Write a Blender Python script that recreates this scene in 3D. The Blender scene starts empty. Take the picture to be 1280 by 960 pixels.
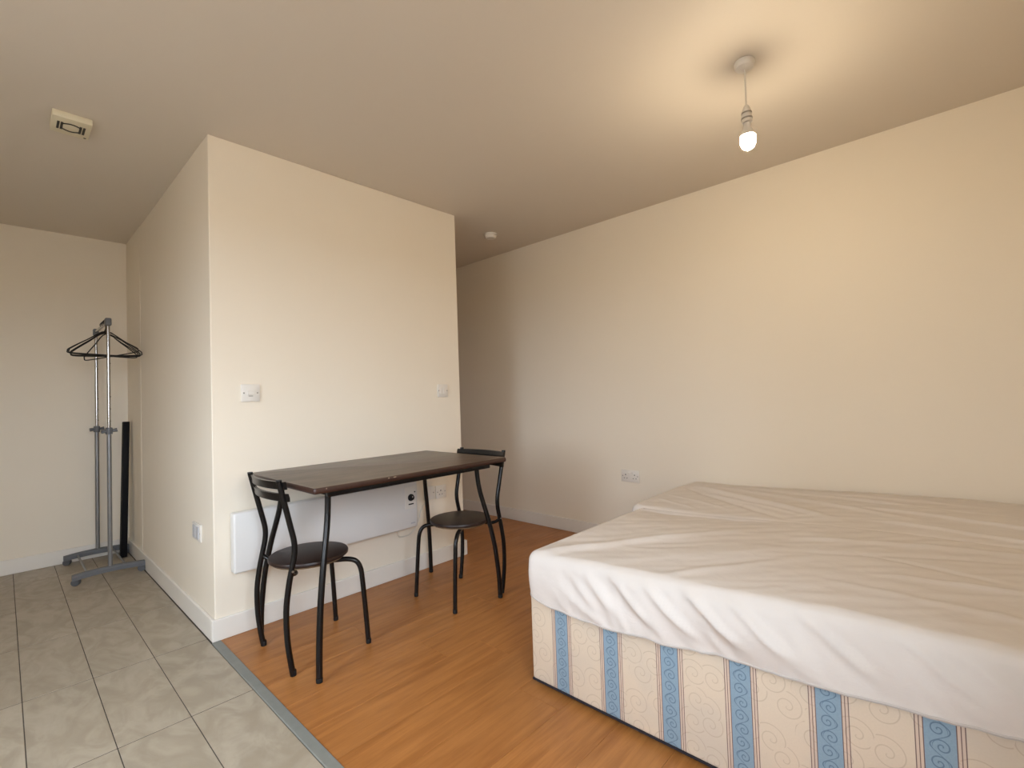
import bpy, bmesh, math, random
from mathutils import Vector, Matrix, noise

random.seed(7)
S = bpy.context.scene
COL = S.collection
PI = math.pi

# ------------------------------------------------------------------ camera
cd = bpy.data.cameras.new('camera')
cd.sensor_width = 36.0
cd.lens = 596.83 / 1280.0 * 36.0
cd.clip_start = 0.02
cam = bpy.data.objects.new('camera', cd)
COL.objects.link(cam)
r_ = Vector((0.6831680, -0.7295128, -0.0330524))
u_ = Vector((0.0021231, -0.0432768, 0.9990609))
f_ = Vector((0.7302581, 0.6825966, 0.0280165))
cam.matrix_world = Matrix(((r_.x, u_.x, -f_.x, -0.6765), (r_.y, u_.y, -f_.y, -2.5771), (r_.z, u_.z, -f_.z, 1.0881), (0, 0, 0, 1)))
S.camera = cam

# ------------------------------------------------------------------ world: overcast daylight outside the windows
w = bpy.data.worlds.new('world')
S.world = w
w.use_nodes = True
bg = w.node_tree.nodes['Background']
# overcast sky (brighter overhead) above the horizon, dull ground below it
wt = w.node_tree
geo = wt.nodes.new('ShaderNodeTexCoord')
sep = wt.nodes.new('ShaderNodeSeparateXYZ')
wt.links.new(geo.outputs['Generated'], sep.inputs[0])
ramp = wt.nodes.new('ShaderNodeValToRGB')
mr = wt.nodes.new('ShaderNodeMapRange')
mr.inputs[1].default_value = -1.0
mr.inputs[2].default_value = 1.0
wt.links.new(sep.outputs[2], mr.inputs[0])
wt.links.new(mr.outputs[0], ramp.inputs[0])
cr = ramp.color_ramp
cr.elements[0].position = 0.0
cr.elements[0].color = (.15, .14, .125, 1)
cr.elements[1].position = 1.0
cr.elements[1].color = (.84, .95, 1.08, 1)
e = cr.elements.new(.495)
e.color = (.15, .14, .125, 1)
e = cr.elements.new(.505)
e.color = (.39, .44, .50, 1)
wt.links.new(ramp.outputs[0], bg.inputs[0])
bg.inputs[1].default_value = 36.0

S.view_settings.view_transform = 'Standard'
S.view_settings.look = 'None'
S.view_settings.gamma = 1.0
S.view_settings.use_curve_mapping = False
S.view_settings.exposure = 0.0
S.cycles.max_bounces = 14
S.cycles.diffuse_bounces = 10
S.cycles.sample_clamp_indirect = 6.0

# room dimensions (metres)
H = 2.40          # ceiling
BX, BY = 1.538, 2.1826   # partition block: x 0..BX, y 0..BY
RX = 2.443        # right wall
LX = -1.90        # kitchen side wall
WY = -3.30        # window wall behind the camera
T = .28           # outer wall thickness
WINS_BACK = [(-1.60, -0.20, 0.95, 2.10)]    # windows in wall_window: x0, x1, z0, z1
WINS_LEFT = [(-1.65, -0.75, 0.80, 2.10)]   # windows in wall_left: y0, y1, z0, z1


def portal(name, loc, rot, sx, sy):
    l = bpy.data.lights.new(name, 'AREA')
    l.shape = 'RECTANGLE'
    l.size, l.size_y = sx, sy
    l.cycles.is_portal = True
    o = bpy.data.objects.new(name, l)
    o.location, o.rotation_euler = loc, rot
    COL.objects.link(o)


for (a0, a1, z0, z1) in WINS_BACK:
    portal('window_portal', ((a0 + a1) / 2, WY - T - .02, (z0 + z1) / 2), (PI / 2, 0, 0), a1 - a0, z1 - z0)
for (a0, a1, z0, z1) in WINS_LEFT:
    portal('window_portal', (LX - T - .02, (a0 + a1) / 2, (z0 + z1) / 2), (PI / 2, 0, -PI / 2), a1 - a0, z1 - z0)


# ------------------------------------------------------------------ node helpers
class NT:
    def __init__(s, name):
        s.mat = bpy.data.materials.new(name)
        s.mat.use_nodes = True
        s.t = s.mat.node_tree
        s.b = s.t.nodes['Principled BSDF']

    def n(s, typ, **kw):
        nd = s.t.nodes.new(typ)
        for k, v in kw.items():
            setattr(nd, k, v)
        return nd

    def put(s, sock, v):
        if isinstance(v, bpy.types.NodeSocket):
            s.t.links.new(v, sock)
        else:
            sock.default_value = v

    def m(s, op, a, b=0.0, c=0.0):
        nd = s.n('ShaderNodeMath', operation=op)
        s.put(nd.inputs[0], a)
        s.put(nd.inputs[1], b)
        s.put(nd.inputs[2], c)
        return nd.outputs[0]

    def mix(s, f, a, b, mode='MIX'):
        nd = s.n('ShaderNodeMix', data_type='RGBA', blend_type=mode)
        s.put(nd.inputs[0], f)
        s.put(nd.inputs[6], a if isinstance(a, bpy.types.NodeSocket) else (*a, 1))
        s.put(nd.inputs[7], b if isinstance(b, bpy.types.NodeSocket) else (*b, 1))
        return nd.outputs[2]

    def coord(s, which='Object', scale=(1, 1, 1), add=None):
        o = s.n('ShaderNodeTexCoord').outputs[which]
        mp = s.n('ShaderNodeMapping')
        mp.inputs['Scale'].default_value = scale
        s.t.links.new(o, mp.inputs[0])
        if add is not None:
            s.t.links.new(add, mp.inputs['Location'])
        return mp.outputs[0]

    def noise(s, vec, scale, detail=3.0, rough=.55, dist=0.0):
        nd = s.n('ShaderNodeTexNoise')
        s.put(nd.inputs['Vector'], vec)
        nd.inputs['Scale'].default_value = scale
        nd.inputs['Detail'].default_value = detail
        nd.inputs['Roughness'].default_value = rough
        nd.inputs['Distortion'].default_value = dist
        return nd.outputs[0]

    def step(s, v, lo, hi, smooth=True):
        nd = s.n('ShaderNodeMapRange', interpolation_type='SMOOTHSTEP' if smooth else 'LINEAR')
        s.put(nd.inputs[0], v)
        nd.inputs[1].default_value = lo
        nd.inputs[2].default_value = hi
        return nd.outputs[0]

    def bump(s, h, strength=.2, dist=.002):
        nd = s.n('ShaderNodeBump')
        nd.inputs['Strength'].default_value = strength
        nd.inputs['Distance'].default_value = dist
        s.put(nd.inputs['Height'], h)
        s.t.links.new(nd.outputs[0], s.b.inputs['Normal'])

    def done(s, col=None, rough=.5, metal=0.0, spec=.5):
        if col is not None:
            s.put(s.b.inputs['Base Color'], col if isinstance(col, bpy.types.NodeSocket) else (*col, 1))
        s.put(s.b.inputs['Roughness'], rough)
        s.b.inputs['Metallic'].default_value = metal
        s.b.inputs['Specular IOR Level'].default_value = spec
        return s.mat


def plain(name, col, rough=.5, metal=0.0, var=.06, scale=30, spec=.5):
    t = NT(name)
    nz = t.noise(t.coord(), scale, 3)
    c2 = tuple(max(0, c * (1 - var)) for c in col)
    return t.done(t.mix(nz, col, c2), rough, metal, spec)


M = {}


def paint(name, col):
    t = NT(name)
    nz = t.noise(t.coord('Generated'), 3, 3)
    c = t.mix(nz, col, tuple(x * .975 for x in col))
    t.bump(t.noise(t.coord(), 160, 2), .08, .001)
    return t.done(c, .62, 0, .3)


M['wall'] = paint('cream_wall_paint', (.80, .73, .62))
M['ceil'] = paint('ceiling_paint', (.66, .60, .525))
M['skirt'] = plain('white_gloss_paint', (.78, .745, .69), .38, 0, .05, 8)
M['white_plastic'] = plain('white_plastic', (.74, .705, .655), .35, 0, .03)
M['grey_plastic'] = plain('grey_plastic', (.50, .50, .52), .4, 0, .05)
M['slot'] = plain('dark_slot', (.03, .028, .025), .6)
M['screw'] = plain('screw_steel', (.35, .33, .30), .35, .9)
M['cream_plastic'] = plain('aged_cream_plastic', (.72, .66, .50), .45, 0, .08)
M['heater'] = plain('heater_enamel', (.71, .70, .685), .32, 0, .03, 5)
M['black_metal'] = plain('black_tube_enamel', (.006, .005, .005), .27, 0, .3, 40, .32)
M['black_plastic'] = plain('black_plastic', (.008, .008, .0085), .45, 0, .1, 30, .3)
M['rubber'] = plain('rubber', (.010, .009, .009), .7, 0, .1, 30, .3)
M['seat'] = plain('dark_brown_seat', (.026, .012, .009), .40, 0, .35, 12, .4)
M['castor'] = plain('grey_castor', (.10, .105, .115), .5, 0, .15)
M['seat_under'] = plain('plywood_underside', (.20, .13, .07), .7, 0, .3, 20)
M['chrome'] = plain('chrome_tube', (.40, .385, .37), .14, 1.0, .05)
M['grey_tube'] = plain('grey_tube', (.25, .25, .255), .34, .6, .08)
M['grey_frame'] = plain('grey_frame_plastic', (.13, .137, .15), .5, 0, .12)
M['dark_board'] = plain('black_board', (.005, .0045, .0055), .6, 0, .3, 20, .15)
M['strip'] = plain('grey_threshold', (.235, .245, .225), .55, 0, .25, 25)
M['grout'] = plain('dark_grout', (.085, .07, .055), .9, 0, .3, 50)
M['cable'] = plain('white_cable', (.72, .69, .63), .5)
M['upvc'] = plain('white_window_frame', (.85, .85, .85), .35)
M['edge'] = plain('red_brown_edge', (.050, .019, .012), .4, 0, .5, 25)
M['chip'] = plain('bare_chipboard', (.30, .22, .16), .8, 0, .3, 60)
M['base_black'] = plain('black_base_cloth', (.014, .012, .012), .85)
M['piping'] = plain('dark_piping', (.022, .019, .024), .8, 0, .1, 30, .2)

# glass: thin clear pane
t = NT('window_glass')
tr = t.n('ShaderNodeBsdfTransparent')
gl = t.n('ShaderNodeBsdfGlossy')
gl.inputs['Roughness'].default_value = .02
mx = t.n('ShaderNodeMixShader')
mx.inputs[0].default_value = .06
t.t.links.new(tr.outputs[0], mx.inputs[1])
t.t.links.new(gl.outputs[0], mx.inputs[2])
t.t.links.new(mx.outputs[0], t.t.nodes['Material Output'].inputs[0])
M['glass'] = t.mat

# lit bulb
t = NT('lit_bulb')
t.b.inputs['Emission Color'].default_value = (1.0, .83, .59, 1)
t.b.inputs['Emission Strength'].default_value = 410.0
M['bulb'] = t.done((.9, .85, .75), .3)

# laminate planks
t = NT('oak_laminate')
info = t.n('ShaderNodeObjectInfo')
cx = t.n('ShaderNodeCombineXYZ')
t.put(cx.inputs[0], t.m('MULTIPLY', info.outputs['Random'], 37.0))
t.put(cx.inputs[1], t.m('MULTIPLY', info.outputs['Random'], 91.0))
g1 = t.noise(t.coord('Object', (1.3, 16, 1), cx.outputs[0]), 2.2, 5, .6, .6)
g2 = t.noise(t.coord('Object', (3, 95, 1), cx.outputs[0]), 3.0, 4, .6)
g3 = t.noise(t.coord('Object', (.9, 2.6, 1), cx.outputs[0]), 2.0, 3)
c = t.mix(t.step(g1, .28, .72), (0.441, 0.186, 0.051), (0.297, 0.111, 0.027))
c = t.mix(t.m('MULTIPLY', t.step(g2, .45, .75), .38), c, (0.224, 0.077, 0.017))
c = t.mix(t.m('MULTIPLY', t.step(g3, .4, .7), .35), c, (0.474, 0.216, 0.068))
c = t.mix(t.m('MULTIPLY', info.outputs['Random'], .22), c, (0.276, 0.113, 0.036))
wear = t.noise(t.coord('Object', (1, 1, 1), cx.outputs[0]), 7, 5)
t.bump(g2, .08, .001)
M['wood'] = t.done(c, t.m('MULTIPLY_ADD', wear, .22, .27), 0, .45)

# floor tiles
t = NT('stone_tile')
info = t.n('ShaderNodeObjectInfo')
cx = t.n('ShaderNodeCombineXYZ')
t.put(cx.inputs[0], t.m('MULTIPLY', info.outputs['Random'], 53.0))
t.put(cx.inputs[1], t.m('MULTIPLY', info.outputs['Random'], 17.0))
n1 = t.noise(t.coord('Object', (2.0, 1, 1), cx.outputs[0]), 4.5, 6, .55, 1.8)
n2 = t.noise(t.coord('Object', (1, 1, 1), cx.outputs[0]), 60, 3)
c = t.mix(t.step(n1, .32, .68), (0.426, 0.373, 0.293), (0.332, 0.283, 0.211))
c = t.mix(t.m('MULTIPLY', n2, .25), c, (0.288, 0.238, 0.175))
c = t.mix(t.m('MULTIPLY', info.outputs['Random'], .18), c, (0.299, 0.259, 0.195))
t.bump(n1, .06, .001)
M['tile'] = t.done(c, t.m('MULTIPLY_ADD', n1, .2, .32), 0, .4)

# worn table top
t = NT('worn_dark_tabletop')
n1 = t.noise(t.coord('Object', (1.2, 5, 1)), 3.2, 5, .6, .5)
n2 = t.noise(t.coord('Object', (2, 40, 1)), 4, 4)
n3 = t.noise(t.coord(), 2.3, 4)
c = t.mix(t.step(n1, .3, .7), (.118, .086, .064), (.058, .038, .028))
c = t.mix(t.m('MULTIPLY', t.step(n2, .5, .75), .4), c, (.17, .130, .098))
c = t.mix(t.m('MULTIPLY', t.step(n3, .45, .72), .5), c, (.20, .165, .130))
M['tabletop'] = t.done(c, t.m('MULTIPLY_ADD', n3, .22, .24), 0, .5)

# bed sheet cotton
t = NT('cotton_sheet')
n1 = t.noise(t.coord(), 3, 3)
c = t.mix(n1, (.665, .625, .595), (.625, .58, .545))
wv = t.noise(t.coord('Object', (1, 1, 1)), 26, 5, .6, .8)
t.bump(wv, .22, .006)
M['sheet'] = t.done(c, .85, 0, .2)
M['hem'] = plain('sheet_hem', (.50, .46, .43), .9)

# divan ticking: blue scroll stripes on cream damask
t = NT('blue_striped_ticking')
geo = t.n('ShaderNodeTexCoord')
sp = t.n('ShaderNodeSeparateXYZ')
t.t.links.new(geo.outputs['Object'], sp.inputs[0])
nrm = t.n('ShaderNodeSeparateXYZ')
t.t.links.new(geo.outputs['Normal'], nrm.inputs[0])
sideX = t.m('GREATER_THAN', t.m('ABSOLUTE', nrm.outputs[0]), .6)
uu = t.m('ADD', t.m('MULTIPLY', sp.outputs[1], sideX), t.m('MULTIPLY', sp.outputs[0], t.m('SUBTRACT', 1.0, sideX)))
v = sp.outputs[2]
P = .2045
k = t.m('DIVIDE', t.m('ADD', uu, .147), P)     # stripe centres at object y = -0.147 - n * P
fr = t.m('SUBTRACT', t.m('FRACT', t.m('ADD', k, .5)), .5)
du = t.m('MULTIPLY', fr, P)                    # metres from the stripe's centre line
ad = t.m('ABSOLUTE', du)


def line(x, c0, hw):
    return t.m('LESS_THAN', t.m('ABSOLUTE', t.m('SUBTRACT', x, c0)), hw)


# cream ground with big pale scrolls
vc = t.n('ShaderNodeCombineXYZ')
t.put(vc.inputs[0], uu)
t.put(vc.inputs[1], v)
vo = t.n('ShaderNodeTexVoronoi', voronoi_dimensions='2D', feature='F1')
t.t.links.new(vc.outputs[0], vo.inputs['Vector'])
vo.inputs['Scale'].default_value = 12.5
vo.inputs['Randomness'].default_value = .75
sub = t.n('ShaderNodeVectorMath', operation='SUBTRACT')
t.t.links.new(vc.outputs[0], sub.inputs[0])
t.t.links.new(vo.outputs['Position'], sub.inputs[1])
s2 = t.n('ShaderNodeSeparateXYZ')
t.t.links.new(sub.outputs[0], s2.inputs[0])
th = t.m('DIVIDE', t.m('ARCTAN2', s2.outputs[1], s2.outputs[0]), 2 * PI)
rad = t.m('SQRT', t.m('ADD', t.m('MULTIPLY', s2.outputs[0], s2.outputs[0]), t.m('MULTIPLY', s2.outputs[1], s2.outputs[1])))
spir = t.m('FRACT', t.m('ADD', t.m('DIVIDE', rad, .021), th))
scroll = t.m('MULTIPLY', t.m('LESS_THAN', spir, .13), t.m('LESS_THAN', rad, .043))
grain = t.noise(t.coord('Object', (1, 1, 1)), 220, 2)
stain = t.noise(t.coord('Object', (1, 1, 1)), 5, 3)
cream = t.mix(grain, (.66, .555, .435), (.60, .50, .395))
cream = t.mix(t.m('MULTIPLY', t.step(stain, .45, .7), .35), cream, (.47, .44, .395))
cream = t.mix(t.m('MULTIPLY', scroll, .38), cream, (.38, .29, .21))
# blue band with small scrolls
cell = .036
kv = t.m('FLOOR', t.m('DIVIDE', v, cell))
sg = t.m('SUBTRACT', t.m('MULTIPLY', t.m('FLOORED_MODULO', kv, 2.0), 2.0), 1.0)
lv = t.m('SUBTRACT', v, t.m('MULTIPLY', t.m('ADD', kv, .5), cell))
lu = t.m('MULTIPLY', t.m('SUBTRACT', du, t.m('MULTIPLY', sg, .003)), sg)
th2 = t.m('DIVIDE', t.m('ARCTAN2', lv, lu), 2 * PI)
r2 = t.m('SQRT', t.m('ADD', t.m('MULTIPLY', lu, lu), t.m('MULTIPLY', lv, lv)))
sp2 = t.m('FRACT', t.m('SUBTRACT', t.m('DIVIDE', r2, .0105), th2))
sc2 = t.m('MULTIPLY', t.m('LESS_THAN', sp2, .26), t.m('LESS_THAN', r2, .0165))
wave = t.m('MULTIPLY', t.m('SINE', t.m('MULTIPLY', v, PI / cell)), .017)
sc3 = line(t.m('SUBTRACT', du, wave), 0.0, .0014)
blue = t.mix(grain, (.27, .37, .455), (.20, .29, .37))
blue = t.mix(t.m('MULTIPLY', t.m('MAXIMUM', sc2, sc3), .75), blue, (.095, .15, .215))
c = t.mix(t.m('LESS_THAN', ad, .0265), cream, blue)
pinkish = t.m('MULTIPLY', t.m('GREATER_THAN', ad, .0265), t.m('LESS_THAN', ad, .0415))
c = t.mix(t.m('MULTIPLY', pinkish, .35), c, (.52, .36, .30))
ln = t.m('MAXIMUM', line(ad, .0275, .0010), t.m('MAXIMUM', line(ad, .0345, .0009), line(ad, .0415, .0010)))
c = t.mix(t.m('MULTIPLY', ln, .85), c, (.09, .05, .06))
t.bump(grain, .15, .001)
M['ticking'] = t.done(c, .75, 0, .2)


# ------------------------------------------------------------------ mesh helpers
class MB:
    def __init__(s):
        s.bm = bmesh.new()

    def box(s, x0, x1, y0, y1, z0, z1, bev=0.0, seg=2):
        r = bmesh.ops.create_cube(s.bm, size=1.0)
        vs = r['verts']
        for vv in vs:
            vv.co = Vector(((x0 + x1) / 2 + vv.co.x * (x1 - x0), (y0 + y1) / 2 + vv.co.y * (y1 - y0), (z0 + z1) / 2 + vv.co.z * (z1 - z0)))
        if bev > 0:
            es = list({e for vv in vs for e in vv.link_edges})
            bmesh.ops.bevel(s.bm, geom=es, offset=bev, segments=seg, profile=.5, affect='EDGES', clamp_overlap=True)
        return s

    def tube(s, pts, rad, n=12, smooth_steps=0, closed=False):
        pts = [Vector(p) for p in pts]
        if smooth_steps:
            pts = spline(pts, smooth_steps, closed)
        rings = []
        m = len(pts)
        up = None
        for i, p in enumerate(pts):
            if closed:
                d = (pts[(i + 1) % m] - pts[i - 1]).normalized()
            else:
                d = (pts[min(i + 1, m - 1)] - pts[max(i - 1, 0)]).normalized()
            if up is None:
                up = Vector((0, 0, 1)) if abs(d.z) < .9 else Vector((1, 0, 0))
            a = (up - d * up.dot(d)).normalized()
            up = a
            b = d.cross(a)
            rr = rad[i] if isinstance(rad, (list, tuple)) else rad
            rings.append([s.bm.verts.new(p + (a * math.cos(2 * PI * j / n) + b * math.sin(2 * PI * j / n)) * rr) for j in range(n)])
        for i in range(m if closed else m - 1):
            A, B = rings[i], rings[(i + 1) % m]
            for j in range(n):
                s.bm.faces.new((A[j], A[(j + 1) % n], B[(j + 1) % n], B[j]))
        if not closed:
            s.bm.faces.new(list(reversed(rings[0])))
            s.bm.faces.new(rings[-1])
        return s

    def lathe(s, prof, n=32, at=(0, 0, 0)):
        rings = []
        for r, z in prof:
            if r < 1e-6:
                rings.append([s.bm.verts.new((at[0], at[1], at[2] + z))])
            else:
                rings.append([s.bm.verts.new((at[0] + r * math.cos(2 * PI * j / n), at[1] + r * math.sin(2 * PI * j / n), at[2] + z)) for j in range(n)])
        for A, B in zip(rings, rings[1:]):
            for j in range(n):
                a = [A[j % len(A)], A[(j + 1) % len(A)]] if len(A) > 1 else [A[0]]
                b = [B[(j + 1) % len(B)], B[j % len(B)]] if len(B) > 1 else [B[0]]
                s.bm.faces.new(a + b)
        for R, rev in ((rings[0], True), (rings[-1], False)):
            if len(R) > 1:
                s.bm.faces.new(list(reversed(R)) if rev else R)
        return s

    def xf(s, mat):
        bmesh.ops.transform(s.bm, matrix=mat, verts=s.bm.verts)
        return s

    def build(s, name, mat, parent=None, smooth=True, loc=None):
        bmesh.ops.recalc_face_normals(s.bm, faces=s.bm.faces)
        me = bpy.data.meshes.new(name)
        s.bm.to_mesh(me)
        s.bm.free()
        if smooth:
            me.polygons.foreach_set('use_smooth', [True] * len(me.polygons))
            me.set_sharp_from_angle(angle=math.radians(38))
        me.materials.append(M[mat])
        o = bpy.data.objects.new(name, me)
        COL.objects.link(o)
        if loc is not None:
            o.location = loc
        if parent is not None:
            o.parent = parent
        return o


def spline(pts, steps, closed=False):
    out = []
    m = len(pts)
    rng = range(m if closed else m - 1)
    for i in rng:
        if closed:
            p0, p1, p2, p3 = pts[i - 1], pts[i], pts[(i + 1) % m], pts[(i + 2) % m]
        else:
            p0, p1, p2, p3 = pts[max(i - 1, 0)], pts[i], pts[i + 1], pts[min(i + 2, m - 1)]
        for q in range(steps):
            x = q / steps
            out.append(.5 * ((2 * p1) + (p2 - p0) * x + (2 * p0 - 5 * p1 + 4 * p2 - p3) * x * x + (3 * p1 - p0 - 3 * p2 + p3) * x ** 3))
    if not closed:
        out.append(pts[-1])
    return out


def tag(o, label, cat, group=None):
    o['label'] = label
    o['category'] = cat
    if group:
        o['group'] = group
    return o


def struct(o, label=None):
    o['kind'] = 'structure'
    if label:
        o['label'] = label
    return o


def empty(name, loc=(0, 0, 0), rz=0.0):
    o = bpy.data.objects.new(name, None)
    o.empty_display_size = .1
    COL.objects.link(o)
    o.location = loc
    o.rotation_euler = (0, 0, rz)
    return o


def copy_tree(o, parent=None):
    c = o.copy()
    COL.objects.link(c)
    c.parent = parent
    for ch in list(o.children):
        copy_tree(ch, c)
    return c


# ================================================================== THE ROOM
floor = struct(MB().box(LX - T, RX + T, WY - T, BY + T, -.14, -.0014).build('floor', 'grout', smooth=False), 'floor of pale stone tiles and oak laminate planks')

# tiles 0.2 x 0.6
TX, TY = .2027, .601
tile_mesh = None
x_edges = [-.018 - i * TX for i in range(10)]
for i in range(len(x_edges)):
    xa, xb = x_edges[i] - TX, x_edges[i]
    xa = max(xa, LX)
    if xb - xa < .02:
        continue
    j = -6
    for j in range(-6, 5):
        ya = .052 + j * TY
        yb = ya + TY
        ya2, yb2 = max(ya, WY), min(yb, BY)
        if yb2 - ya2 < .02:
            continue
        full = abs(xb - xa - TX) < 1e-6 and abs(yb2 - ya2 - TY) < 1e-6
        if full and tile_mesh:
            o = bpy.data.objects.new('tile', tile_mesh)
            COL.objects.link(o)
            o.location = ((xa + xb) / 2, (ya2 + yb2) / 2, 0)
            o.parent = floor
        else:
            hx, hy = (xb - xa) / 2 - .0015, (yb2 - ya2) / 2 - .0026
            o = MB().box(-hx, hx, -hy, hy, -.008, 0, .0006, 1).build('tile', 'tile', floor, smooth=False, loc=((xa + xb) / 2, (ya2 + yb2) / 2, 0))
            if full:
                tile_mesh = o.data

# laminate planks along x, 0.19 wide
PW, PL = .19, 1.26
SX0 = .019
rows = [(-(i + 1) * PW, -i * PW) for i in range(18)] + [(i * PW, (i + 1) * PW) for i in range(12)]
for ri, (ya, yb) in enumerate(rows):
    ya, yb = max(ya, WY), min(yb, BY)
    if yb - ya < .01:
        continue
    xs = SX0 if yb <= .0001 else BX
    x = xs - random.uniform(.1, PL - .1)
    while x < RX:
        xa, xb = max(x, xs), min(x + PL, RX)
        x += PL
        if xb - xa < .01:
            continue
        hx, hy = (xb - xa) / 2 - .0004, (yb - ya) / 2 - .0004
        MB().box(-hx, hx, -hy, hy, -.008, 0, .0005, 1).build('plank', 'wood', floor, smooth=False, loc=((xa + xb) / 2, (ya + yb) / 2, 0))

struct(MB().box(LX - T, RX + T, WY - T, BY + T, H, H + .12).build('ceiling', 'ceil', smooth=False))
struct(MB().box(RX, RX + T, WY - T, BY + T, -.0035, H).build('wall_right', 'wall', smooth=False))
struct(MB().box(LX - T, RX, BY, BY + T, -.0035, H).build('wall_far', 'wall', smooth=False))
mb = MB().box(0, BX, 0, BY - .0005, -.0035, H, .004, 2)
mb.box(-.0012, .01, 1.66, BY - .001, -.0035, H)
struct(mb.build('wall_centre', 'wall', smooth=False))


def holed(axis, c0, c1, a0, a1, wins):
    b = MB()
    cells = []
    x = a0
    for (wa0, wa1, wz0, wz1) in wins:
        cells += [(x, wa0, -.0035, H), (wa0, wa1, -.0035, wz0), (wa0, wa1, wz1, H)]
        x = wa1
    cells.append((x, a1, -.0035, H))
    for (p, q, z0, z1) in cells:
        if axis == 'y':
            b.box(p, q, c0, c1, z0, z1)
        else:
            b.box(c0, c1, p, q, z0, z1)
    return b


# unseen wall stub, added to block window light from bed end and right wall
struct(MB().box(.02, .16, WY, -2.90, -.0035, H).build('shade_wall', 'wall', smooth=False))
struct(holed('y', WY - T, WY, LX - T, RX, WINS_BACK).build('wall_window', 'wall', smooth=False))
struct(holed('x', LX - T, LX, WY, BY, WINS_LEFT).build('wall_left', 'wall', smooth=False))


def window(name, axis, c, win, label):
    a0, a1, z0, z1 = win
    root = struct(empty(name, (0, 0, 0)), label)

    def bx(p, q, y0, y1, za, zb, bev=0):
        b = MB()
        if axis == 'y':
            return b.box(p, q, c + y0, c + y1, za, zb, bev)
        return b.box(c + y0, c + y1, p, q, za, zb, bev)
    fw = .055
    mid = (a0 + a1) / 2
    for p, q, za, zb in ((a0, a0 + fw, z0, z1), (a1 - fw, a1, z0, z1), (a0 + fw, a1 - fw, z0, z0 + fw), (a0 + fw, a1 - fw, z1 - fw, z1), (mid - fw / 2, mid + fw / 2, z0 + fw, z1 - fw)):
        bx(p, q, -T + .03, -T + .09, za, zb, .004).build('window_frame', 'upvc', root, smooth=False)
    for p, q in ((a0 + fw, mid - fw / 2), (mid + fw / 2, a1 - fw)):
        bx(p, q, -T + .058, -T + .062, z0 + fw, z1 - fw).build('pane', 'glass', root, smooth=False)
    bx(a0, a1, -T + .09, .03, z0, z0 + .02, .004).build('window_sill', 'upvc', root, smooth=False)


wn = 0
for wall_axis, c, wins, where in (('y', WY, WINS_BACK, 'in the wall behind the camera'), ('x', LX, WINS_LEFT, 'on the tiled side of the room')):
    for win in wins:
        wn += 1
        window('window_%d' % wn, wall_axis, c, win, 'white framed window ' + where)


def skirting(name, x0, x1, y0, y1, hz=.10):
    b = MB().box(x0, x1, y0, y1, 0, hz, .004, 2)
    return struct(b.build(name, 'skirt', smooth=False))


bt = .015
skirting('baseboard_right', RX - bt, RX, WY, BY)
skirting('baseboard_far', LX, -bt, BY - bt, BY)
skirting('baseboard_corridor', BX, RX - bt, BY - bt, BY)
skirting('baseboard_front', -bt, BX + bt, -bt, 0)
skirting('baseboard_side', -bt, 0, 0, BY)
skirting('baseboard_inner', BX, BX + bt, 0, BY - bt)
skirting('baseboard_left', LX, LX + bt, WY, BY - bt)
skirting('baseboard_window', LX + bt, .02, WY, WY + bt)
skirting('baseboard_bedhead', .16, RX - bt, WY, WY + bt)

# threshold strip between tiles and laminate
mb = MB().box(-.018, .019, WY + bt, -bt - .0005, -.003, .004, .003, 2)
struct(mb.build('trim_1', 'strip', smooth=False), 'grey threshold strip between tiles and laminate')

# ================================================================== BED
BW = .90
DL, DH = 1.88, .385


def divan(loc, label, wd):
    root = empty('divan_base', loc)
    tag(root, label, 'bed', 'pair of single divan beds')
    # origin at the foot-end near corner; extends +x (width) and -y (length)
    o = MB().box(0, wd, -DL, 0, .018, DH, .012, 3).build('base_body', 'ticking', root)
    MB().box(.008, wd - .008, -DL + .008, -.008, .012, .0185).build('base_cloth', 'base_black', root, smooth=False)
    z = .019
    MB().tube([(.002, -.004, z), (wd - .002, -.004, z), (wd - .002, -DL + .004, z), (.002, -DL + .004, z)], .0045, 8, closed=True).build('piping', 'piping', root)
    for fx in (.07, wd - .07):
        for fy in (-.07, -DL + .07):
            MB().lathe([(0, 0), (.022, 0), (.024, .013), (0, .013)], 16, (fx, fy, 0)).build('foot', 'black_plastic', root)
    return root


divan((.702, -1.345, 0), 'striped blue and cream divan base nearest the camera beside laminate floor', .868)
divan((1.578, -1.300, 0), 'divan base against the right wall, hidden under the second mattress', .846)


def sstep(a, b, x):
    x = min(1, max(0, (x - a) / (b - a)))
    return x * x * (3 - 2 * x)


def seg_ridge(x, y, a, b, wdt, amp, t0=.15, t1=.3):
    ax, ay = a
    bx, by = b
    dx, dy = bx - ax, by - ay
    L2 = dx * dx + dy * dy
    tt = ((x - ax) * dx + (y - ay) * dy) / L2
    if tt < -.05 or tt > 1.05:
        return 0.0
    d = ((x - ax) * dy - (y - ay) * dx) / math.sqrt(L2)
    if abs(d) > wdt * 3.2:
        return 0.0
    e = sstep(-.05, t0, tt) * (1 - sstep(1 - t1, 1.05, tt))
    return amp * e * math.exp(-(d / wdt) ** 2)


def ridged(x, y, sx, sy, seed):
    n = noise.noise(Vector((x * sx, y * sy, seed)))
    return 1 - min(1, abs(n) * 2.2)


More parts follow.
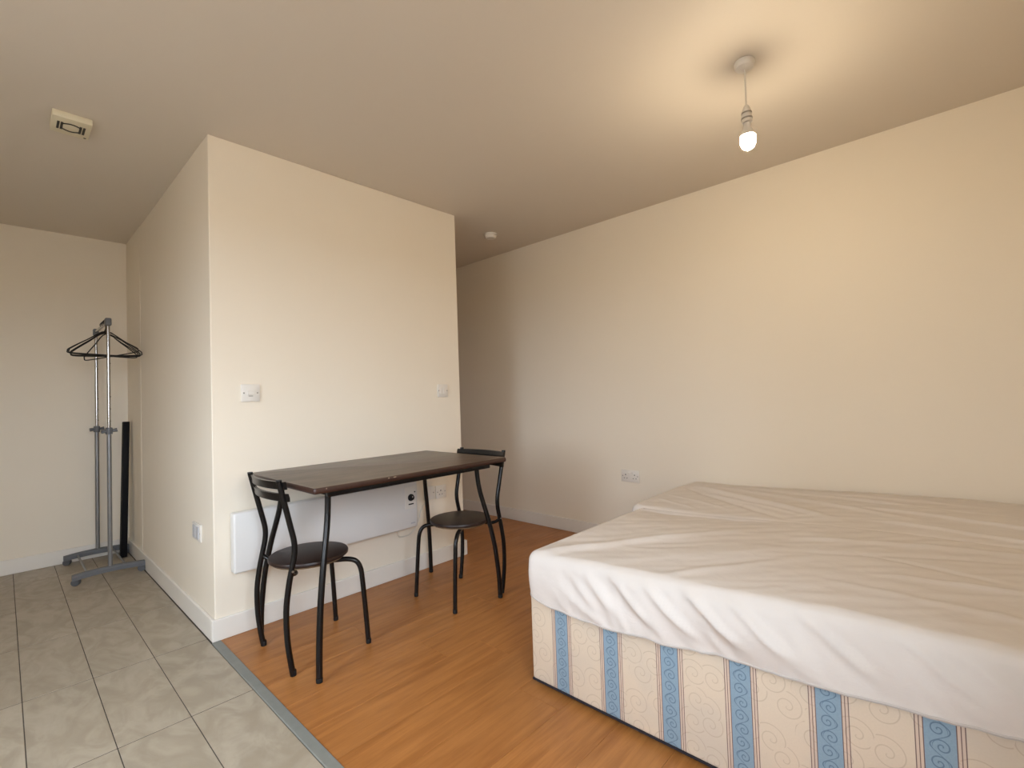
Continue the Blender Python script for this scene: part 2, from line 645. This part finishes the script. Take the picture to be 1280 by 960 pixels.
def sheet_mesh(x0, x1, y0, y1, zlow, ztop, rad, disp, nx, ny, nz):
    """Rounded open-bottomed box; disp(x,y,z,n) returns the displaced point."""
    bm = bmesh.new()
    grid = {}

    def vert(i, j, k):
        key = (i, j, k)
        if key in grid:
            return grid[key]
        p = Vector((x0 + (x1 - x0) * i / nx, y0 + (y1 - y0) * j / ny, zlow + (ztop - zlow) * k / nz))
        cpt = Vector((min(max(p.x, x0 + rad), x1 - rad), min(max(p.y, y0 + rad), y1 - rad), min(p.z, ztop - rad)))
        d = p - cpt
        if d.length > 1e-9:
            n = d.normalized()
            p = cpt + n * rad
        else:
            n = Vector((0, 0, 1))
        v_ = bm.verts.new(disp(p, n, i / nx, j / ny, k / nz))
        grid[key] = v_
        return v_
    for i in range(nx):
        for j in range(ny):
            bm.faces.new((vert(i, j, nz), vert(i + 1, j, nz), vert(i + 1, j + 1, nz), vert(i, j + 1, nz)))
    for k in range(nz):
        for i in range(nx):
            bm.faces.new((vert(i, 0, k), vert(i + 1, 0, k), vert(i + 1, 0, k + 1), vert(i, 0, k + 1)))
            bm.faces.new((vert(i + 1, ny, k), vert(i, ny, k), vert(i, ny, k + 1), vert(i + 1, ny, k + 1)))
        for j in range(ny):
            bm.faces.new((vert(0, j + 1, k), vert(0, j, k), vert(0, j, k + 1), vert(0, j + 1, k + 1)))
            bm.faces.new((vert(nx, j, k), vert(nx, j + 1, k), vert(nx, j + 1, k + 1), vert(nx, j, k + 1)))
    hem = [grid[(i, 0, 0)].co.copy() for i in range(nx)] + [grid[(nx, j, 0)].co.copy() for j in range(ny)] + \
          [grid[(i, ny, 0)].co.copy() for i in range(nx, 0, -1)] + [grid[(0, j, 0)].co.copy() for j in range(ny, 0, -1)]
    return bm, hem


def mattress(label, x0, x1, y0, y1, zl, zt, rad, disp, nx, ny, nz):
    root = empty('mattress', ((x0 + x1) / 2, (y0 + y1) / 2, DH))
    tag(root, label, 'mattress', 'pair of single divan beds')
    off = -Vector(root.location)
    bm, hem = sheet_mesh(x0, x1, y0, y1, zl, zt, rad, disp, nx, ny, nz)
    b = MB()
    b.bm.free()
    b.bm = bm
    b.xf(Matrix.Translation(off))
    sh = b.build('fitted_sheet', 'sheet', root)
    sh.data.set_sharp_from_angle(angle=math.radians(180))
    MB().tube([p + off for p in hem[::2]], .0038, 6, closed=True).build('elastic_hem', 'hem', sh)
    MB().box(x0 + .04, x1 - .04, y0 + .04, y1 - .04, DH + .001, zt - .07, .03, 3).xf(Matrix.Translation(off)).build('mattress_core', 'sheet', root)
    return root


def hem_height(y):
    # the front sheet's elastic edge climbs towards the head of the bed
    pts = [(-1.36, .345), (-1.45, .322), (-1.60, .318), (-1.75, .328), (-1.95, .342), (-2.15, .358), (-2.35, .366), (-2.55, .378), (-2.75, .39), (-3.3, .40)]
    if y >= pts[0][0]:
        return pts[0][1]
    for (ya, za), (yb, zb) in zip(pts, pts[1:]):
        if y >= yb:
            return za + (zb - za) * (ya - y) / (ya - yb)
    return pts[-1][1]


RID1 = [((.70, -1.40), (1.45, -2.01), .030, .013, .10, .5), ((.70, -1.88), (1.12, -2.23), .020, .006, .15, .3), ((.78, -1.62), (1.30, -2.35), .055, .006, .2, .4),
        ((1.02, -2.36), (1.10, -2.80), .012, .006, .2, .2), ((1.22, -2.30), (1.13, -2.66), .010, -.006, .2, .3), ((1.12, -2.15), (1.40, -2.75), .014, -.005, .2, .3),
        ((1.30, -2.10), (1.48, -2.80), .020, .008, .2, .3), ((.90, -2.25), (.86, -2.9), .016, .004, .2, .3)]


def disp1(p, n, a, b, c):
    x, y, z = p
    top = max(0.0, n.z)
    q = Vector(p)
    rise = sstep(-1.36, -2.5, y) * .044
    # gentle sag next to the neighbour mattress
    q.z += rise * c - .016 * top * sstep(1.30, 1.58, x) * (1 - sstep(-1.75, -2.2, y))
    h = 0.0
    if top > .05:
        for (s0, s1, wd, am, t0, t1) in RID1:
            h += seg_ridge(x, y, s0, s1, wd, am, t0, t1)
        h += .0035 * noise.noise(Vector((x * 4, y * 4, 1.3)))
        h += .0030 * (ridged(x * .8 + y * .6, x * .6 - y * .8, 16, 3.5, 5.1) - .5) + .0014 * noise.noise(Vector((x * 21, y * 13, 4.4)))
        q.z += h * top
    side = 1 - top
    if side > .02:
        zz = hem_height(y) if n.x < -.1 or n.y > .1 else .34
        low = .33
        k_ = (z - low) / (.50 - low)
        q.z = z + (zz - low) * (1 - min(1, max(0, k_))) + rise * c
        if n.x < -.3:
            al = -y
            qc = .57 * al + .82 * z
            tc = .82 * al - .57 * z
            wob = .03 * noise.noise(Vector((al * 3, z * 5, 2)))
            amp = (.35 + .65 * math.sin(min(1, max(0, 1 - k_)) * PI * .75)) * sstep(1.40, 1.62, al)
            f = .017 * (ridged(qc + wob, tc, 5.2, 1.6, 9.7) - .45) + .010 * (ridged(qc + wob, tc, 12, 2.6, 3.3) - .5) + .004 * (ridged(al * .9 + z * .4, z, 26, 6, 8.8) - .5)
            # a few deep gathers
            for (aa, zz0, L, am) in ((1.62, .48, .18, .010), (1.72, .49, .22, .014), (1.83, .50, .25, .020), (1.94, .52, .26, .022), (2.06, .52, .26, .016), (2.22, .53, .28, .014), (2.40, .54, .28, .012), (1.55, .47, .16, .008), (2.62, .55, .28, .012)):
                dd = (al - aa) * .62 + (z - zz0) * .78
                ll = (al - aa) * .78 - (z - zz0) * .62
                if -.03 < ll < L:
                    f += am * math.exp(-(dd / .012) ** 2) * sstep(-.03, .03, ll) * (1 - sstep(L * .6, L, ll))
            q.x -= (f * amp + .010 * math.sin(min(1, max(0, k_)) * PI)) * side
            # puckered hem
            if k_ < .25:
                q.z += (.005 * noise.noise(Vector((al * 9, 0, 7))) + .003 * noise.noise(Vector((al * 24, 0, 3)))) * (1 - k_ / .25)
        elif n.y > .3:
            q.y += side * (.006 * (ridged(x, z, 11, 4, 4.4) - .4) + .008 * math.sin(min(1, max(0, k_)) * PI))
    return q


RID2 = [((2.20, -1.36), (1.66, -2.26), .030, .016, .12, .4), ((2.12, -1.36), (1.60, -2.05), .018, -.008, .15, .3), ((2.26, -1.50), (1.80, -2.46), .022, .010, .15, .3),
        ((2.32, -1.60), (2.02, -2.55), .020, .009, .2, .3), ((2.30, -1.85), (2.16, -2.75), .018, .007, .2, .3), ((1.98, -2.20), (1.80, -2.90), .014, .009, .2, .2),
        ((1.75, -2.28), (1.64, -2.85), .012, .009, .2, .2), ((2.10, -2.15), (2.02, -2.75), .011, -.006, .2, .2), ((1.90, -1.34), (1.72, -1.75), .010, .005, .2, .3),
        ((1.78, -1.33), (1.66, -1.62), .009, .005, .2, .3), ((2.05, -1.45), (1.70, -2.10), .012, .006, .2, .3)]


def disp2(p, n, a, b, c):
    x, y, z = p
    top = max(0.0, n.z)
    q = Vector(p)
    rise = sstep(-1.36, -2.7, y) * .040
    q.z += rise * c + .012 * top * math.sin(min(1, max(0, (x - 1.58) / .85)) * PI)
    if top > .05:
        h = 0.0
        for (s0, s1, wd, am, t0, t1) in RID2:
            h += seg_ridge(x, y, s0, s1, wd, am, t0, t1)
        h += .003 * noise.noise(Vector((x * 5, y * 5, 8.3)))
        h += .003 * (ridged(x * .86 + y * .5, x * .5 - y * .86, 15, 3.0, 2.2) - .5)
        q.z += h * top
    side = 1 - top
    if side > .02:
        if n.x < -.3:
            pk = ridged(y, z, 24, 3, 6.1)
            q.x += side * .005 * (pk - .5)
            q.z += .003 * side * (pk - .5)
        elif n.y > .3:
            q.y += side * .006 * (ridged(x, z, 12, 4, 1.1) - .4)
    return q


mattress('nearer single mattress in a creased pale fitted sheet on the striped base', .680, 1.572, -3.235, -1.352, .33, .508, .035, disp1, 92, 200, 26)
mattress('farther single mattress in a creased pale fitted sheet against the right wall', 1.584, 2.424, -3.215, -1.283, .36, .502, .034, disp2, 86, 200, 16)

# ================================================================== TABLE
TZ = .763
table = empty('dining_table', (.675, -.395, 0))
tag(table, 'worn dark brown rectangular dining table on black tubular legs', 'table')
tx, ty = .535, .362


def tabletop():
    b = MB()
    pts = [(-tx, -ty), (tx, -ty), (tx, ty), (-tx, ty)]
    rad = .011
    outl = []
    for (cx_, cy_), a0 in (((-tx + rad, -ty + rad), PI), ((tx - rad, -ty + rad), 1.5 * PI), ((tx - rad, ty - rad), 0), ((-tx + rad, ty - rad), .5 * PI)):
        for q in range(7):
            a = a0 + q / 6 * PI / 2
            outl.append((cx_, cy_, a))
    prof = [(rad - .004, TZ - .024), (rad - .001, TZ - .020), (rad, TZ - .013), (rad - .001, TZ - .006), (rad - .004, TZ - .0012), (rad - .008, TZ)]
    rings = [[b.bm.verts.new((cx_ + r * math.cos(a), cy_ + r * math.sin(a), z)) for cx_, cy_, a in outl] for r, z in prof]
    n = len(outl)
    for A, B in zip(rings, rings[1:]):
        for j in range(n):
            b.bm.faces.new((A[j], A[(j + 1) % n], B[(j + 1) % n], B[j]))
    b.bm.faces.new(list(reversed(rings[0])))
    b.bm.faces.new(rings[-1])
    o = b.build('tabletop', 'tabletop', table)
    o.data.materials.append(M['edge'])
    for p in o.data.polygons:
        if abs(p.normal.z) < .75 and p.center.z < TZ - .001:
            p.material_index = 1
    return o


top = tabletop()
random.seed(21)
for k_, (px, py, sx, sy) in enumerate(((-tx + .008, -ty + .008, .005, .003), (-tx + .33, -ty, .004, .0012), (-tx + .36, -ty, .008, .0012), (-tx + .05, -ty, .003, .0012), (-tx + .003, ty - .012, .003, .005))):
    ch = MB()
    rr = bmesh.ops.create_icosphere(ch.bm, subdivisions=2, radius=1)
    for vv in rr['verts']:
        n_ = 1 + .35 * noise.noise(vv.co * 2 + Vector((k_ * 5, 0, 0)))
        vv.co = Vector((px + vv.co.x * sx * n_, py + vv.co.y * sy * n_, TZ - .007 + vv.co.z * .0032 * n_))
    ch.build('chipped_edge', 'chip', top)

LEGP = [(0, 0.0), (.10, .03), (.19, .10), (.28, .20), (.36, .34), (.44, .51), (.52, .71), (.58, .85), (.64, .94), (.70, .985), (.735, 1.0)]
leg_mesh = {}
for sx in (-1, 1):
    for sy in (-1, 1):
        bx_, by_ = sx * .505, sy * .308
        ix, iy = -sx * .085, -sy * .070
        pts = [(bx_ + ix * fr_, by_ + iy * fr_, z) for z, fr_ in LEGP]
        lg = MB().tube(pts, .0125, 14, 3).build('leg', 'black_metal', table)
        MB().lathe([(0, 0), (.0122, 0), (.0130, .002), (.0131, .016), (.0126, .018), (0, .018)], 16, (bx_, by_, .0002)).build('foot_cap', 'rubber', lg)
ax_, ay_ = .505 - .085, .308 - .070
fz0, fz1 = TZ - .056, TZ - .0245
for sy in (-1, 1):
    MB().box(-.445, .470, sy * (ay_ + .045) - .0125, sy * (ay_ + .045) + .0125, fz0, fz1, .003).build('rail', 'black_metal', table)
for sx in (-1, 1):
    MB().box(sx * (ax_ + .0) - .0125, sx * (ax_ + .0) + .0125, -ay_ - .033, ay_ + .033, fz0, fz1, .003).build('rail', 'black_metal', table)


# ================================================================== CHAIRS
def make_chair():
    root = empty('dining_chair')
    SZ = .422
    # seat pad and its underside
    r = .168
    MB().lathe([(0, SZ - .020), (r - .008, SZ - .020), (r - .001, SZ - .015), (r, SZ - .008), (r - .003, SZ - .002), (r - .010, SZ), (0, SZ)], 48, (-.02, 0, 0)).build('seat', 'seat', root)
    MB().lathe([(0, SZ - .0275), (r - .016, SZ - .0275), (r - .014, SZ - .0205), (0, SZ - .0205)], 48, (-.02, 0, 0)).build('seat_underside', 'seat_under', root)
    # continuous back uprights which are also the rear legs
    UP = [(0, -.162, .176), (.06, -.172, .178), (.15, -.183, .179), (.26, -.185, .178), (.35, -.174, .176), (.42, -.160, .175), (.48, -.148, .175), (.53, -.148, .175), (.60, -.163, .176), (.70, -.186, .178), (.785, -.205, .180)]
    for s in (-1, 1):
        u = MB().tube([(x, s * y, z) for z, x, y in UP], .0115, 12, 4).build('back_upright', 'black_metal', root)
        MB().lathe([(0, 0), (.0112, 0), (.0120, .002), (.0121, .020), (.0116, .022), (0, .022)], 16, (-.162, s * .176, .0002)).build('foot_cap', 'rubber', u)
        MB().lathe([(0, 0), (.0118, 0), (.0108, .004), (0, .005)], 14, (-.205, s * .180, .785)).build('end_cap', 'black_plastic', u)
        MB().tube([(-.160, s * .184, .415), (-.160, s * .1895, .415)], .0045, 10).build('bolt', 'screw', u)
        # front leg bends out from below the seat
        f = MB().tube([(-.03, s * .030, .386), (.055, s * .092, .386), (.105, s * .130, .385), (.132, s * .149, .372), (.147, s * .156, .340), (.153, s * .159, .29), (.163, s * .163, .15), (.172, s * .167, 0)], .0110, 12, 4).build('front_leg', 'black_metal', root)
        MB().lathe([(0, 0), (.0108, 0), (.0115, .002), (.0116, .018), (.0111, .020), (0, .020)], 16, (.172, s * .167, .0002)).build('foot_cap', 'rubber', f)
    # bar below the seat joining the uprights
    MB().tube([(-.158, -.166, .404), (-.145, -.150, .392), (-.12, -.10, .386), (-.12, .10, .386), (-.145, .150, .392), (-.158, .166, .404)], .009, 10, 3).build('seat_support', 'black_metal', root)
    # two curved slats
    for zc, xo in ((.765, -.200), (.715, -.190)):
        b = MB()
        n = 18
        prev = None
        hh, th_ = .016, .006
        for i in range(n + 1):
            yv = -.200 + .400 * i / n
            xv = xo + .012 - .034 * (1 - (yv / .2) ** 2)
            tilt = .18
            ring = [b.bm.verts.new((xv + dx - dz * tilt, yv, zc + dz)) for dx, dz in ((-th_, -hh), (th_, -hh), (th_ * 1.3, 0), (th_, hh), (-th_, hh), (-th_ * .7, 0))]
            if prev:
                for j in range(6):
                    b.bm.faces.new((prev[j], prev[(j + 1) % 6], ring[(j + 1) % 6], ring[j]))
            else:
                b.bm.faces.new(list(reversed(ring)))
            prev = ring
        b.bm.faces.new(prev)
        b.build('back_slat', 'black_metal', root)
    return root


chairA = make_chair()
chairA.location = (.290, -.405, 0)
chairA.rotation_euler = (0, 0, math.radians(-2))
tag(chairA, 'black tubular chair with round dark seat at the table end nearer the tiled floor', 'chair', 'chairs tucked under the table')
chairB = copy_tree(chairA)
chairB.location = (1.070, -.490, 0)
chairB.rotation_euler = (0, 0, math.radians(180))
tag(chairB, 'black tubular chair with round dark seat at the table end nearer the bed', 'chair', 'chairs tucked under the table')

# ================================================================== PANEL HEATER
hx0, hx1, hz0, hz1, hy0, hy1 = .062, 1.098, .304, .586, -.078, -.022
heater = empty('panel_heater', ((hx0 + hx1) / 2, 0, hz0))
tag(heater, 'flat white electric panel heater on the wall behind the table', 'heater')
ho = -Vector(heater.location)
TR = Matrix.Translation(ho)
MB().box(hx0, hx1, hy0, hy1, hz0, hz1, .010, 3).xf(TR).build('casing', 'heater', heater)
MB().box(hx0 + .15, hx0 + .19, hy1, 0, hz0 + .03, hz1 - .03).xf(TR).build('wall_bracket', 'grey_plastic', heater, smooth=False)
MB().box(hx1 - .19, hx1 - .15, hy1, 0, hz0 + .03, hz1 - .03).xf(TR).build('wall_bracket', 'grey_plastic', heater, smooth=False)
ctl = MB().box(1.005, 1.086, hy0 - .0015, hy0 + .004, .425, .560, .001).xf(TR).build('control_panel', 'white_plastic', heater, smooth=False)
kx, kz = 1.047, .492
RX90 = Matrix.Translation(Vector((kx, hy0 - .001, kz)) + ho) @ Matrix.Rotation(PI / 2, 4, 'X')
kn = MB().lathe([(0, 0), (.021, 0), (.021, .006), (.016, .008), (.015, .018), (.013, .020), (0, .020)], 28).xf(RX90).build('dial', 'black_plastic', heater)
MB().box(kx - .002, kx + .002, hy0 - .0225, hy0 - .0205, kz + .001, kz + .011).xf(TR).build('pointer', 'white_plastic', kn, smooth=False)
MB().box(1.072, 1.080, hy0 - .004, hy0 - .001, .519, .526).xf(TR).build('indicator', 'black_plastic', heater, smooth=False)
MB().box(1.030, 1.066, hy0 - .0035, hy0 - .001, .448, .455).xf(TR).build('switch', 'black_plastic', heater, smooth=False)
MB().box(1.045, 1.078, hy0 - .0012, hy0 + .003, .330, .338).xf(TR).build('maker_badge', 'grey_plastic', heater, smooth=False)

cable = MB().tube([(.985, -.045, .306), (.975, -.040, .285), (1.00, -.018, .252), (1.06, -.010, .243), (1.11, -.008, .262), (1.150, -.008, .32), (1.185, -.008, .40), (1.235, -.008, .43), (1.24, -.010, .436)], .0035, 8, 6).build('power_cable', 'cable')
tag(cable, 'thin white cable looping from under the heater to a wall switch', 'cable')


# ================================================================== WALL PLATES
def plate(name, wd, label, cat, parts, loc, rz, group=None):
    """Face plate facing local -y, centred at its location on the wall."""
    root = empty(name, loc, rz)
    tag(root, label, cat, group)
    MB().box(-wd / 2, wd / 2, -.009, -.0002, -.043, .043, .003, 2).build('face_plate', 'white_plastic', root)
    for p in parts:
        nm, mt, bx, bev = p
        MB().box(*bx, bev).build(nm, mt, root, smooth=False)
    return root


def screws(xs, z=0.0):
    return [('screw', 'screw', (x - .0035, x + .0035, -.0100, -.0085, z - .0035, z + .0035), .0012) for x in xs]


def socket_parts(cx_, out):
    s = out
    p = [('slot', 'slot', (cx_ - .003, cx_ + .003, -.0096, -.008, .004, .013), 0),
         ('slot', 'slot', (cx_ - .0145, cx_ - .0075, -.0096, -.008, -.019, -.014), 0),
         ('slot', 'slot', (cx_ + .0075, cx_ + .0145, -.0096, -.008, -.019, -.014), 0),
         ('switch', 'white_plastic', (cx_ + s - .006, cx_ + s + .006, -.013, -.008, .012, .032), .002)]
    return p


spur = screws((-.031, .031)) + [('fuse_holder', 'white_plastic', (-.017, .017, -.0125, -.008, -.011, .012), .002), ('slot', 'slot', (-.010, .010, -.0096, -.0085, -.0165, -.0145), 0)]
plate('fused_spur', .086, 'white fused spur plate high on the wall above the table, near the left corner', 'wall plate', spur, (.169, 0, 1.153), 0)
swp = [('rocker', 'white_plastic', (-.026, -.004, -.012, -.008, -.022, .022), .003), ('rocker', 'white_plastic', (.002, .024, -.012, -.008, -.022, .022), .003)] + screws((-.035, .035))
plate('light_switch', .086, 'small white switch plate high on the wall by the corridor corner', 'switch', swp, (1.380, 0, 1.150), 0)
plate('heater_switch', .086, 'white switch plate behind the table leg, beside the heater', 'switch', screws((-.031, .031)) + [('switch', 'white_plastic', (-.014, .014, -.013, -.008, -.014, .014), .003)], (1.245, 0, .477), 0)
plate('wall_socket', .086, 'single white wall socket under the table, above the far chair seat', 'socket', socket_parts(-.004, .026) + screws((-.031, .031)), (1.340, 0, .472), 0)
dbl = socket_parts(-.036, .022) + socket_parts(.036, -.022) + screws((-.060, .060))
plate('double_socket', .146, 'white double socket on the right wall above the bed', 'socket', dbl, (RX, -.810, .490), -PI / 2)
side = [('rocker', 'grey_plastic', (-.052, -.004, -.014, -.008, -.030, .030), .006), ('rocker', 'grey_plastic', (.004, .052, -.014, -.008, -.030, .030), .006)] + screws((-.065, .065))
plate('socket_plate', .146, 'white double plate low on the shaded side wall near the corner', 'socket', side, (0, .255, .465), -PI / 2)

# ================================================================== PENDANT LAMP
PX, PY = 1.358, -2.006
lamp = empty('pendant_lamp', (PX, PY, H))
tag(lamp, 'bare lit bulb hanging on a short white cord from the ceiling', 'lamp')
MB().lathe([(0, -.0005), (.036, -.0005), (.038, -.004), (.038, -.016), (.033, -.026), (.020, -.031), (.007, -.034), (0, -.034)], 36).build('ceiling_rose', 'white_plastic', lamp)
MB().tube([(0, 0, -.030), (.0012, 0, -.09), (0, 0, -.19)], .0032, 10, 4).build('cord', 'cable', lamp)
hold = MB().lathe([(0, -.180), (.008, -.180), (.012, -.188), (.0175, -.205), (.0185, -.225), (.0195, -.226), (.0195, -.248), (0, -.248)], 28).build('lamp_holder', 'white_plastic', lamp)
MB().lathe([(.0170, -.2065), (.0198, -.2080), (.0198, -.2120), (.0170, -.2135)], 28).build('ring', 'screw', hold)
MB().lathe([(.0185, -.2285), (.0212, -.2300), (.0212, -.2345), (.0185, -.2360)], 28).build('ring', 'screw', hold)
MB().lathe([(0, -.246), (.013, -.249), (.0135, -.262), (.018, -.276), (.0245, -.290), (.0275, -.300), (.0275, -.302), (0, -.302)], 32).build('bulb_collar', 'white_plastic', lamp)
MB().lathe([(0, -.3025), (.0278, -.3025), (.0288, -.315), (.0278, -.332), (.0215, -.347), (.011, -.355), (0, -.357)], 32).build('bulb', 'bulb', lamp)

# ================================================================== SMOKE DETECTOR, VENT
sd = empty('smoke_detector', (2.000, .105, H))
tag(sd, 'small round white smoke detector on the ceiling by the corridor', 'smoke detector')
MB().lathe([(0, -.0005), (.052, -.0005), (.052, -.010), (.049, -.012), (0, -.012)], 32).build('base_plate', 'white_plastic', sd)
MB().lathe([(0, -.0125), (.044, -.0125), (.046, -.016), (.044, -.028), (.036, -.036), (0, -.038)], 32).build('cover', 'white_plastic', sd)

vent = empty('ceiling_vent', (-.460, .300, H))
tag(vent, 'small cream rectangular extractor grille on the ceiling above the tiles', 'vent')
vx, vy = .066, .084
MB().box(-vx, vx, -vy, vy, -.030, -.0005, .004, 2).build('cover', 'cream_plastic', vent)
for sx in (-1, 1):
    for q in (0, 1):
        MB().box(sx * (.031 + q * .012) - .0042, sx * (.031 + q * .012) + .0042, -.038, .038, -.0306, -.029).build('slot', 'slot', vent, smooth=False)
for s in (-1, 1):
    pts = [(-.030 + .060 * i / 12, s * (.024 + .014 * math.sin(PI * i / 12)), -.0297) for i in range(13)]
    MB().tube(pts, .0042, 6).build('slot', 'slot', vent)
MB().box(.048, .057, .064, .073, -.0308, -.0298).build('screw', 'slot', vent, smooth=False)

# ================================================================== CLOTHES RACK
rack = empty('clothes_rack', (-.195, 1.80, 0))
tag(rack, 'grey and chrome two-post clothes rail on castors in the corner', 'clothes rack')
RY0, RY1 = -.29, .30


def base_bar(y):
    b = MB()
    n = 16
    prev = None
    for i in range(n + 1):
        xx = -.185 + .37 * i / n
        arch = .012 * (1 - (xx / .185) ** 2)
        ring = [b.bm.verts.new((xx, y + dy, .050 + arch * (1 if dz > 0 else .9) + dz)) for dy, dz in ((-.020, -.016), (.020, -.016), (.022, .006), (.014, .017), (-.014, .017), (-.022, .006))]
        if prev:
            for j in range(6):
                b.bm.faces.new((prev[j], prev[(j + 1) % 6], ring[(j + 1) % 6], ring[j]))
        else:
            b.bm.faces.new(list(reversed(ring)))
        prev = ring
    b.bm.faces.new(prev)
    return b.build('base_bar', 'grey_frame', rack)


for y in (RY0, RY1):
    bar = base_bar(y)
    for sx in (-1, 1):
        cx_ = sx * .166
        cs = MB().tube([(cx_ - .007, y - .012, .0215), (cx_ + .007, y + .012, .0215)], .021, 24).build('castor', 'castor', bar)
        MB().box(cx_ - .012, cx_ + .012, y - .017, y + .017, .034, .052, .004).build('castor_fork', 'grey_frame', bar)
    MB().tube([(0, y, .070), (0, y, .955)], .0125, 16).build('lower_post', 'grey_tube', rack)
    up = MB().tube([(0, y, .93), (0, y, 1.662)], .0095, 14).build('upper_post', 'chrome', rack)
    for zz in (1.02, 1.10, 1.18, 1.40):
        MB().tube([(.0085, y - .004, zz), (.0105, y - .0045, zz)], .003, 8).build('height_hole', 'slot', up)
    cl = MB().lathe([(0, -.022), (.017, -.022), (.019, -.016), (.019, .016), (.017, .022), (0, .022)], 20, (0, y, .955)).build('clamp', 'grey_frame', rack)
    MB().tube([(-.016, y - .004, .955), (-.040, y - .006, .952)], [.010, .012], 12).build('clamp_knob', 'grey_frame', cl)
    MB().tube([(.016, y, .955), (.042, y - .004, .961)], [.008, .013], 12).build('clamp_knob', 'grey_frame', cl)
    MB().box(-.017, .017, y - .022, y + .022, 1.650, 1.700, .008, 3).build('top_joint', 'grey_frame', rack)
for xx in (-.11, .085):
    MB().tube([(xx, RY0, .056), (xx, RY1, .056)], .006, 10).build('cross_rod', 'grey_tube', rack)
MB().tube([(0, RY0, 1.678), (0, RY1, 1.678)], .0105, 14).build('hanging_rail', 'chrome', rack)


# coat hangers of black wire
def hanger(y, rz, tilt, label, wd=.185, drop=.205):
    root = empty('coat_hanger', (-.195, y, 1.678))
    root.rotation_euler = (0, tilt, rz)
    tag(root, label, 'coat hanger', 'black wire hangers on the clothes rail')
    hook = [(.014 * math.cos(a) * 1.25, 0, .0035 + .0165 * math.sin(a)) for a in [math.radians(d) for d in range(205, -60, -20)]]
    hook = [(x, 0, z) for x, _, z in hook] + [(.004, 0, -.034), (0, 0, -.044), (0, 0, -.062)]
    MB().tube(hook, .0028, 8, 2).build('hook', 'black_plastic', root)
    z0 = -.060
    body = [(0, 0, z0), (wd * .5, 0, z0 - (drop - .060) * .42), (wd * .95, 0, z0 - (drop - .060) * .86), (wd, 0, -drop + .004), (wd * .96, 0, -drop - .010), (wd * .5, 0, -drop - .013),
            (-wd * .5, 0, -drop - .013), (-wd * .96, 0, -drop - .010), (-wd, 0, -drop + .004), (-wd * .95, 0, z0 - (drop - .060) * .86), (-wd * .5, 0, z0 - (drop - .060) * .42)]
    MB().tube(body, .0036, 8, 4, closed=True).build('wire_body', 'black_plastic', root)
    return root


hg = [(1.560, .06, .03, 'black wire coat hanger at the front end of the rail, by the nearer post'),
      (1.592, -.04, -.03, 'black wire coat hanger hanging second from the front of the rail'),
      (1.632, .12, .05, 'black wire coat hanger hanging in the middle of the bunch on the rail'),
      (1.675, .18, -.04, 'black wire coat hanger hanging second from the back of the bunch'),
      (1.720, -.35, -.22, 'black wire coat hanger at the back of the bunch, skewed with its right end raised')]
for y, rz, tl, lb in hg:
    hanger(y, rz, tl, lb, .150 if abs(tl) > .1 else .182)

# black board leaning in the corner
bd = MB().box(-.019, .019, -.030, .030, 0, 1.0, .003, 2)
bo = bd.build('leaning_board', 'dark_board')
bo.matrix_world = Matrix.Translation((-.062, 2.000, .002)) @ Matrix.Rotation(math.radians(1.6), 4, 'Y') @ Matrix.Rotation(math.radians(-2.0), 4, 'X')
tag(bo, 'narrow black board leaning upright in the corner behind the clothes rail', 'board')
